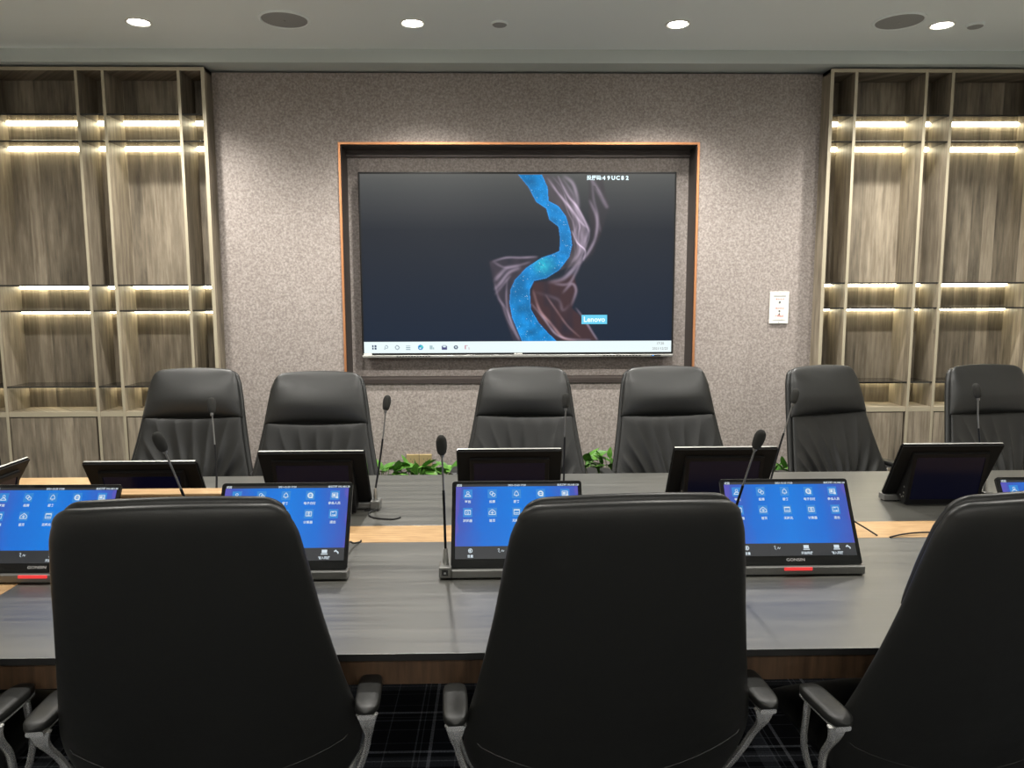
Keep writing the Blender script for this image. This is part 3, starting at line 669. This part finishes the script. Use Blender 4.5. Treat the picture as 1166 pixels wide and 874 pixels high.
# ------------------------------------------------------------------ chairs (sitter faces local +Y)
HW = [(.40,.20),(.43,.250),(.47,.288),(.52,.314),(.57,.327),(.62,.326),(.68,.314),(.74,.300),(.833,.281),(.94,.262),(1.046,.246),(1.15,.228)]
def hwid(z):
    if z <= 1.15: return lerp_table(HW, z) + .007*min(1, max(0, (1.16-z)/.04))
    t = min(1., (z-1.15)/.042); return .228-.060*(1-math.sqrt(max(0., 1-t*t)))
def yrear(z):       # rear line of the back, at its middle
    return -.215 - .262*(z-.5) + .05*max(0, (.62-z))**1.0 - .012*math.sin((z-.5)*4.5)
def back_solid(z0, z1, inset, off, thick, bulge, nu=48, nv=40, pu=4., pv=4., fold=0., ztop_curve=0., top=False):
    """closed pillow between rear offset `off` and off+thick(+bulge), following the plan curve of the back"""
    mb = MB(); vs = []; fs = []
    def pt(u, v, side):
        z = z0 + (z1-z0)*v
        w = hwid(min(z-(.010 if top else 0), 1.19)) - inset
        x = u*w
        e = max(0., 1-abs(u)**pu)**(1/2.2) * max(0., 1-abs(2*v-1)**(pv*2))**(1/2.2)
        m_ = off + thick/2
        y = yrear(z) + m_ + .052*(abs(x)/.30)**2.2
        if side > 0:
            q = (1-(2*v-1)**2*.6) if not top else (1-abs(v-.40)**1.6*2.4)
            y += (thick/2 + bulge*(1-u*u*.75)*q)*e
            if fold:
                a = math.atan2(x, (z-z0)+.10); amp = fold*max(0, min(1, (1-v)*1.55))**.8*e*max(.0, 1-abs(u)**6)
                y += amp*(.55-abs(math.sin(a*21+.5+.6*math.sin(v*5)))**.7+.35*math.sin(a*29+1.3+v*4)*(1-v)+.3*math.sin(a*7+v*5)) 
        else: y -= thick/2*e
        zt = ztop_curve*(1-u*u)*v**6
        return (x, y, z+zt)
    for side in (1, -1):
        for j in range(nv+1):
            v = .5-.5*math.cos(math.pi*j/nv)
            for i in range(nu+1): u = -math.cos(math.pi*i/nu); vs.append(pt(u*.9999, min(max(v, 1e-4), 1-1e-4), side))
    n = (nu+1)*(nv+1)
    for s in (0, 1):
        for j in range(nv):
            for i in range(nu):
                a = s*n+j*(nu+1)+i; q = (a, a+1, a+nu+2, a+nu+1); fs.append(q if s == 0 else q[::-1])
    for i in range(nu):
        a = i; fs.append((a, n+a, n+a+1, a+1)); a = nv*(nu+1)+i; fs.append((a, a+1, n+a+1, n+a))
    for j in range(nv):
        a = j*(nu+1); b = a+nu+1; fs.append((a, b, n+b, n+a)); a += nu; b = a+nu+1; fs.append((a, n+a, n+b, b))
    return mb.add(vs, fs)
def make_chair():
    r = empty('office_chair')
    back_solid(.40, 1.190, 0, 0, .050, .0, 56, 64, 10, 9, ztop_curve=.008).build('backrest_shell', M['leather'], r, smooth='all')
    back_solid(.44, .962, .019, .036, .030, .028, 120, 90, 8, 5, fold=.018).build('backrest_cushion', M['leather'], r, smooth='all')
    back_solid(.950, 1.200, .012,   .028, .036, .060, 56, 48, 9, 5, ztop_curve=.008, top=True).build('headrest', M['leather'], r, smooth='all')
    # stitched seam across the lower rear of the shell
    sp = []
    for k in range(21):
        u = -1+2*k/20; z = .615-.10*math.cos(u*math.pi/2)**.7 if abs(u) < 1 else .615
        w = hwid(z)*.985; x = u*w; sp.append((x, yrear(z)+.052*(abs(x)/.30)**2.2+.0004+(.022*max(0, (abs(u)-.93)/.07)), z))
    MB().tube(sp, .0013, 6).build('rear_seam', M['leather'], r, smooth=True)
    # seat
    s = MB(); nu, nv = 30, 30; vs = []; fs = []
    for side in (1, -1):
        for j in range(nv+1):
            for i in range(nu+1):
                u = -math.cos(math.pi*i/nu); v = -math.cos(math.pi*j/nv); e = (max(0, 1-abs(u)**6)*max(0, 1-abs(v)**6))**.45
                w = .262-.012*v; y = .045+.255*v; z = .455 + (.048*e*(1-.15*(u*u+v*v)) if side > 0 else -.035*e)
                vs.append((u*w, y, z - .02*max(0, v-.6)))
    n = (nu+1)*(nv+1)
    for q_ in (0, 1):
        for j in range(nv):
            for i in range(nu): a = q_*n+j*(nu+1)+i; f = (a, a+1, a+nu+2, a+nu+1); fs.append(f if q_ == 0 else f[::-1])
    for i in range(nu):
        a = i; fs.append((a, n+a, n+a+1, a+1)); a = nv*(nu+1)+i; fs.append((a, a+1, n+a+1, n+a))
    for j in range(nv):
        a = j*(nu+1); b = a+nu+1; fs.append((a, b, n+b, n+a)); a += nu; b = a+nu+1; fs.append((a, n+a, n+b, b))
    s.add(vs, fs).build('seat', M['leather'], r, smooth='all')
    MB().box(-.13, .13, -.10, .16, .385, .425).build('seat_mechanism', M['black'], r, bevel=.01)
    for sgn in (-1, 1):
        ax = .352*sgn
        loop = smooth_path([(ax, -.208, .655), (ax, -.198, .620), (ax-.006*sgn, -.155, .560), (ax-.020*sgn, -.125, .50), (ax-.045*sgn, -.085, .43), (ax-.075*sgn, -.03, .405)], 6)
        wd = [(.025-.017*min(1, k/(len(loop)*.30)), .007) for k in range(len(loop))]
        fl = smooth_path([(ax-.075*sgn, -.03, .405), (ax-.050*sgn, -.03, .43), (ax-.012*sgn, -.06, .52), (ax, -.085, .61), (ax, -.090, .655)], 6)
        arm = MB().tube(loop, wd, 12, 0, flat=(1,0,0)).tube(fl, (.008, .005), 12, 0, flat=(1,0,0))
        arm.tube([(ax, -.230, .660), (ax, -.21, .659), (ax, -.10, .659), (ax, -.082, .660)], (.019, .006), 12, 0, flat=(1,0,0))
        arm.tube([(ax-.075*sgn, -.03, .405), (ax-.16*sgn, -.02, .402), (ax-.22*sgn, 0, .402)], (.012, .016), 12, 0, flat=(0,0,1))
        a = arm.build('armrest_frame', M['chrome'], r, smooth=True)
        pd = MB(); out = []
        prof = []
        NN = 18
        pts = []; rad = []
        for k in range(NN+1):
            tt = k/NN; y = -.244+.172*tt; e = (1-abs(2*tt-1)**5)**.5
            pts.append((ax, y, .677)); rad.append((.0285*max(e, .15), .0135*max(e, .2)))
        pd.tube(pts, rad, 20, 0, flat=(1,0,0)).build('arm_pad', M['leather'], a, smooth=True)
    MB().lathe([(.030, .12), (.030, .25), (.022, .25), (.022, .39)], 20).build('gas_column', M['black'], r, smooth=True)
    for k in range(5):
        a = R(90+72*k); d = Vector((math.cos(a), math.sin(a), 0))
        leg = MB().tube([d*.02+Vector((0,0,.125)), d*.12+Vector((0,0,.115)), d*.30+Vector((0,0,.075))], [(.024,.016),(.020,.013),(.014,.009)], 12, 0, flat=(-d.y, d.x, 0)).build('base_leg', M['chrome'], r, smooth=True)
        mt_ = Matrix.Translation(d*.295+Vector((0,0,.028))) @ Matrix.Rotation(a+R(90), 4, 'Z') @ Matrix.Rotation(R(90), 4, 'Y')
        c = MB()
        for o in (-.014, .006): c.lathe([(.020, o), (.028, o+.001), (.028, o+.009), (.020, o+.010)], 18, 0, mt_)
        c.tube([d*.295+Vector((0,0,.028)), d*.295+Vector((0,0,.075))], .006, 8)
        c.build('caster', M['rubber'], leg, smooth=True)
    return r
ch0 = make_chair(); used = []
def chair(x, y, rz, label, group):
    c = ch0 if not used else copy_tree(ch0); used.append(c)
    c.location = (x, y, 0); c.rotation_euler = (0, 0, R(rz)); tag(c, label, 'chair', group)
GN, GF = 'black leather chairs on the near side of the table', 'black leather chairs on the far side of the table'
chair(-.664, 1.795, 4, 'black leather swivel chair seen from behind, leftmost of the three large chair backs', GN)
chair(.241, 1.795, 4, 'black leather swivel chair seen from behind, middle of the three large chair backs', GN)
chair(1.062, 1.795, 8, 'black leather swivel chair seen from behind, cut by the right picture edge', GN)
chair(-1.47, 1.795, 0, 'near-side black leather chair at the left picture edge with only its armrest showing', GN)
chair(-1.590, 3.69, 182, 'black leather swivel chair in front of the left shelving, facing the camera', GF)
chair(-.905, 3.49, 180, 'black leather chair facing the camera, left of the gold wall sockets', GF)
chair(.125, 3.675, 176, 'black leather chair facing the camera, directly below the big screen', GF)
chair(.930, 3.675, 186, 'black leather chair facing the camera, below the right corner of the screen recess', GF)
chair(1.855, 3.690, 200, 'black leather chair turned towards the right, below the white wall plate', GF)
chair(2.680, 3.675, 188, 'black leather chair facing the camera at the right picture edge', GF)

# ------------------------------------------------------------------ planter and plants
pl = empty('planter_box', (.1, 4.5, 0)); tag(pl, 'long low dark planter along the patterned wall behind the far chairs', 'planter')
PX0, PX1 = -2.05, 1.95
L(MB().box(PX0, PX1, 4.39, 4.41, 0, .43).box(PX0, PX1, 4.59, 4.61, 0, .43).box(PX0, PX0+.02, 4.41, 4.59, 0, .43).box(PX1-.02, PX1, 4.41, 4.59, 0, .43).box(PX0, PX1, 4.41, 4.59, 0, .02), 'trough', M['pot'], pl)
L(MB().box(PX0+.02, PX1-.02, 4.41, 4.59, .02, .40), 'soil', M['soil'], pl)
def leaf_geo(mb, base, d, length, width, droop, roll):
    d = Vector(d).normalized(); side = d.cross(Vector((0,0,1))).normalized(); side = (Matrix.Rotation(roll, 4, d) @ side)
    up = side.cross(d).normalized(); n = 7; vs = []; fs = []
    for i in range(n+1):
        t = i/n; w = width*math.sin(math.pi*min(1, t**.75*.98+.02))**.8*(1-.25*t)
        c = Vector(base)+d*length*t-Vector((0,0,1))*droop*t*t
        vs += [c-side*w+up*w*.25, c, c+side*w+up*w*.25]
    for i in range(n): a = 3*i; fs += [(a, a+1, a+4, a+3), (a+1, a+2, a+5, a+4)]
    mb.add(vs, fs)
def plant(x, y, n, h, spread, label, seed):
    rnd = random.Random(seed); e = empty('potted_plant', (x, y, .40)); tag(e, label, 'plant', 'green leafy plants in the planter')
    lf = MB(); st = MB()
    for k in range(n):
        a = rnd.random()*2*math.pi; rr = rnd.random()**.6*spread; z = .02+h*(.45+.65*rnd.random())
        tip = Vector((math.cos(a)*rr, max(-.06, min(.03, math.sin(a)*rr*.6)), z)); b = Vector((tip.x*.35, tip.y*.4, -.005))
        st.tube([b, b.lerp(tip, .5)+Vector((0,0,.01)), tip], .0022, 5)
        d = Vector((math.cos(a)+rnd.uniform(-.7,.7), math.sin(a)*.5+rnd.uniform(-.7,.1), rnd.uniform(.1,1.1)))
        leaf_geo(lf, tip, d, rnd.uniform(.08,.13), rnd.uniform(.022,.038), rnd.uniform(0,.04), rnd.uniform(-.6,.6))
    o = lf.build('foliage', M['leaf'], e, smooth='all'); st.build('stems', M['stem'], e)
for i, (x, n, h, s, lab) in enumerate((
    (-1.93, 26, .16, .13, 'green plant tips behind the far chair in front of the left shelving'),
    (-1.22, 26, .13, .10, 'green plant between the two leftmost far chairs, tips just showing'),
    (-.70, 26, .135, .13, 'green leafy plant left of the gold sockets, close to the second far chair'),
    (-.50, 26, .125, .11, 'green leafy plant right under the gold sockets'),
    (-.27, 26, .12, .12, 'low green plant right of the gold sockets, beside an upright microphone'),
    (.50, 32, .175, .10, 'green leafy plant just right of the far chair below the big screen'),
    (.70, 32, .18, .10, 'green leafy plant just left of the far chair below the recess corner'),
    (1.36, 24, .12, .10, 'low green plant left of the far chair turned to the right'),
    (1.72, 24, .12, .12, 'low green plant tips at the side of the far chair turned to the right'))):
    plant(x, 4.47, n, h, s, lab, i+1)

# ------------------------------------------------------------------ camera, world, view
f_px = 860.; th, ph, ro = R(6.9), R(1.13), R(-.18)
fwd = Vector((math.sin(ph)*math.cos(th), math.cos(ph)*math.cos(th), -math.sin(th)))
r0 = Vector((math.cos(ph), -math.sin(ph), 0)); u0 = r0.cross(fwd)
rr = r0*math.cos(ro)+u0*math.sin(ro); uu = rr.cross(fwd)
cam = bpy.data.cameras.new('camera'); co_ = bpy.data.objects.new('camera', cam); col.objects.link(co_)
cam.sensor_width = 36.; cam.lens = 36.*f_px/1166.; cam.clip_start = .05
mw = Matrix((rr, uu, -fwd)).transposed().to_4x4(); mw.translation = (0, 0, 1.6); co_.matrix_world = mw
scene.camera = co_
wd = bpy.data.worlds.new('world'); wd.use_nodes = True; wd.node_tree.nodes['Background'].inputs[0].default_value = (.02,.02,.02,1); scene.world = wd
vs_ = scene.view_settings; vs_.view_transform = 'Standard'; vs_.look = 'None'; vs_.gamma = 1; vs_.use_curve_mapping = False; vs_.exposure = 0.29
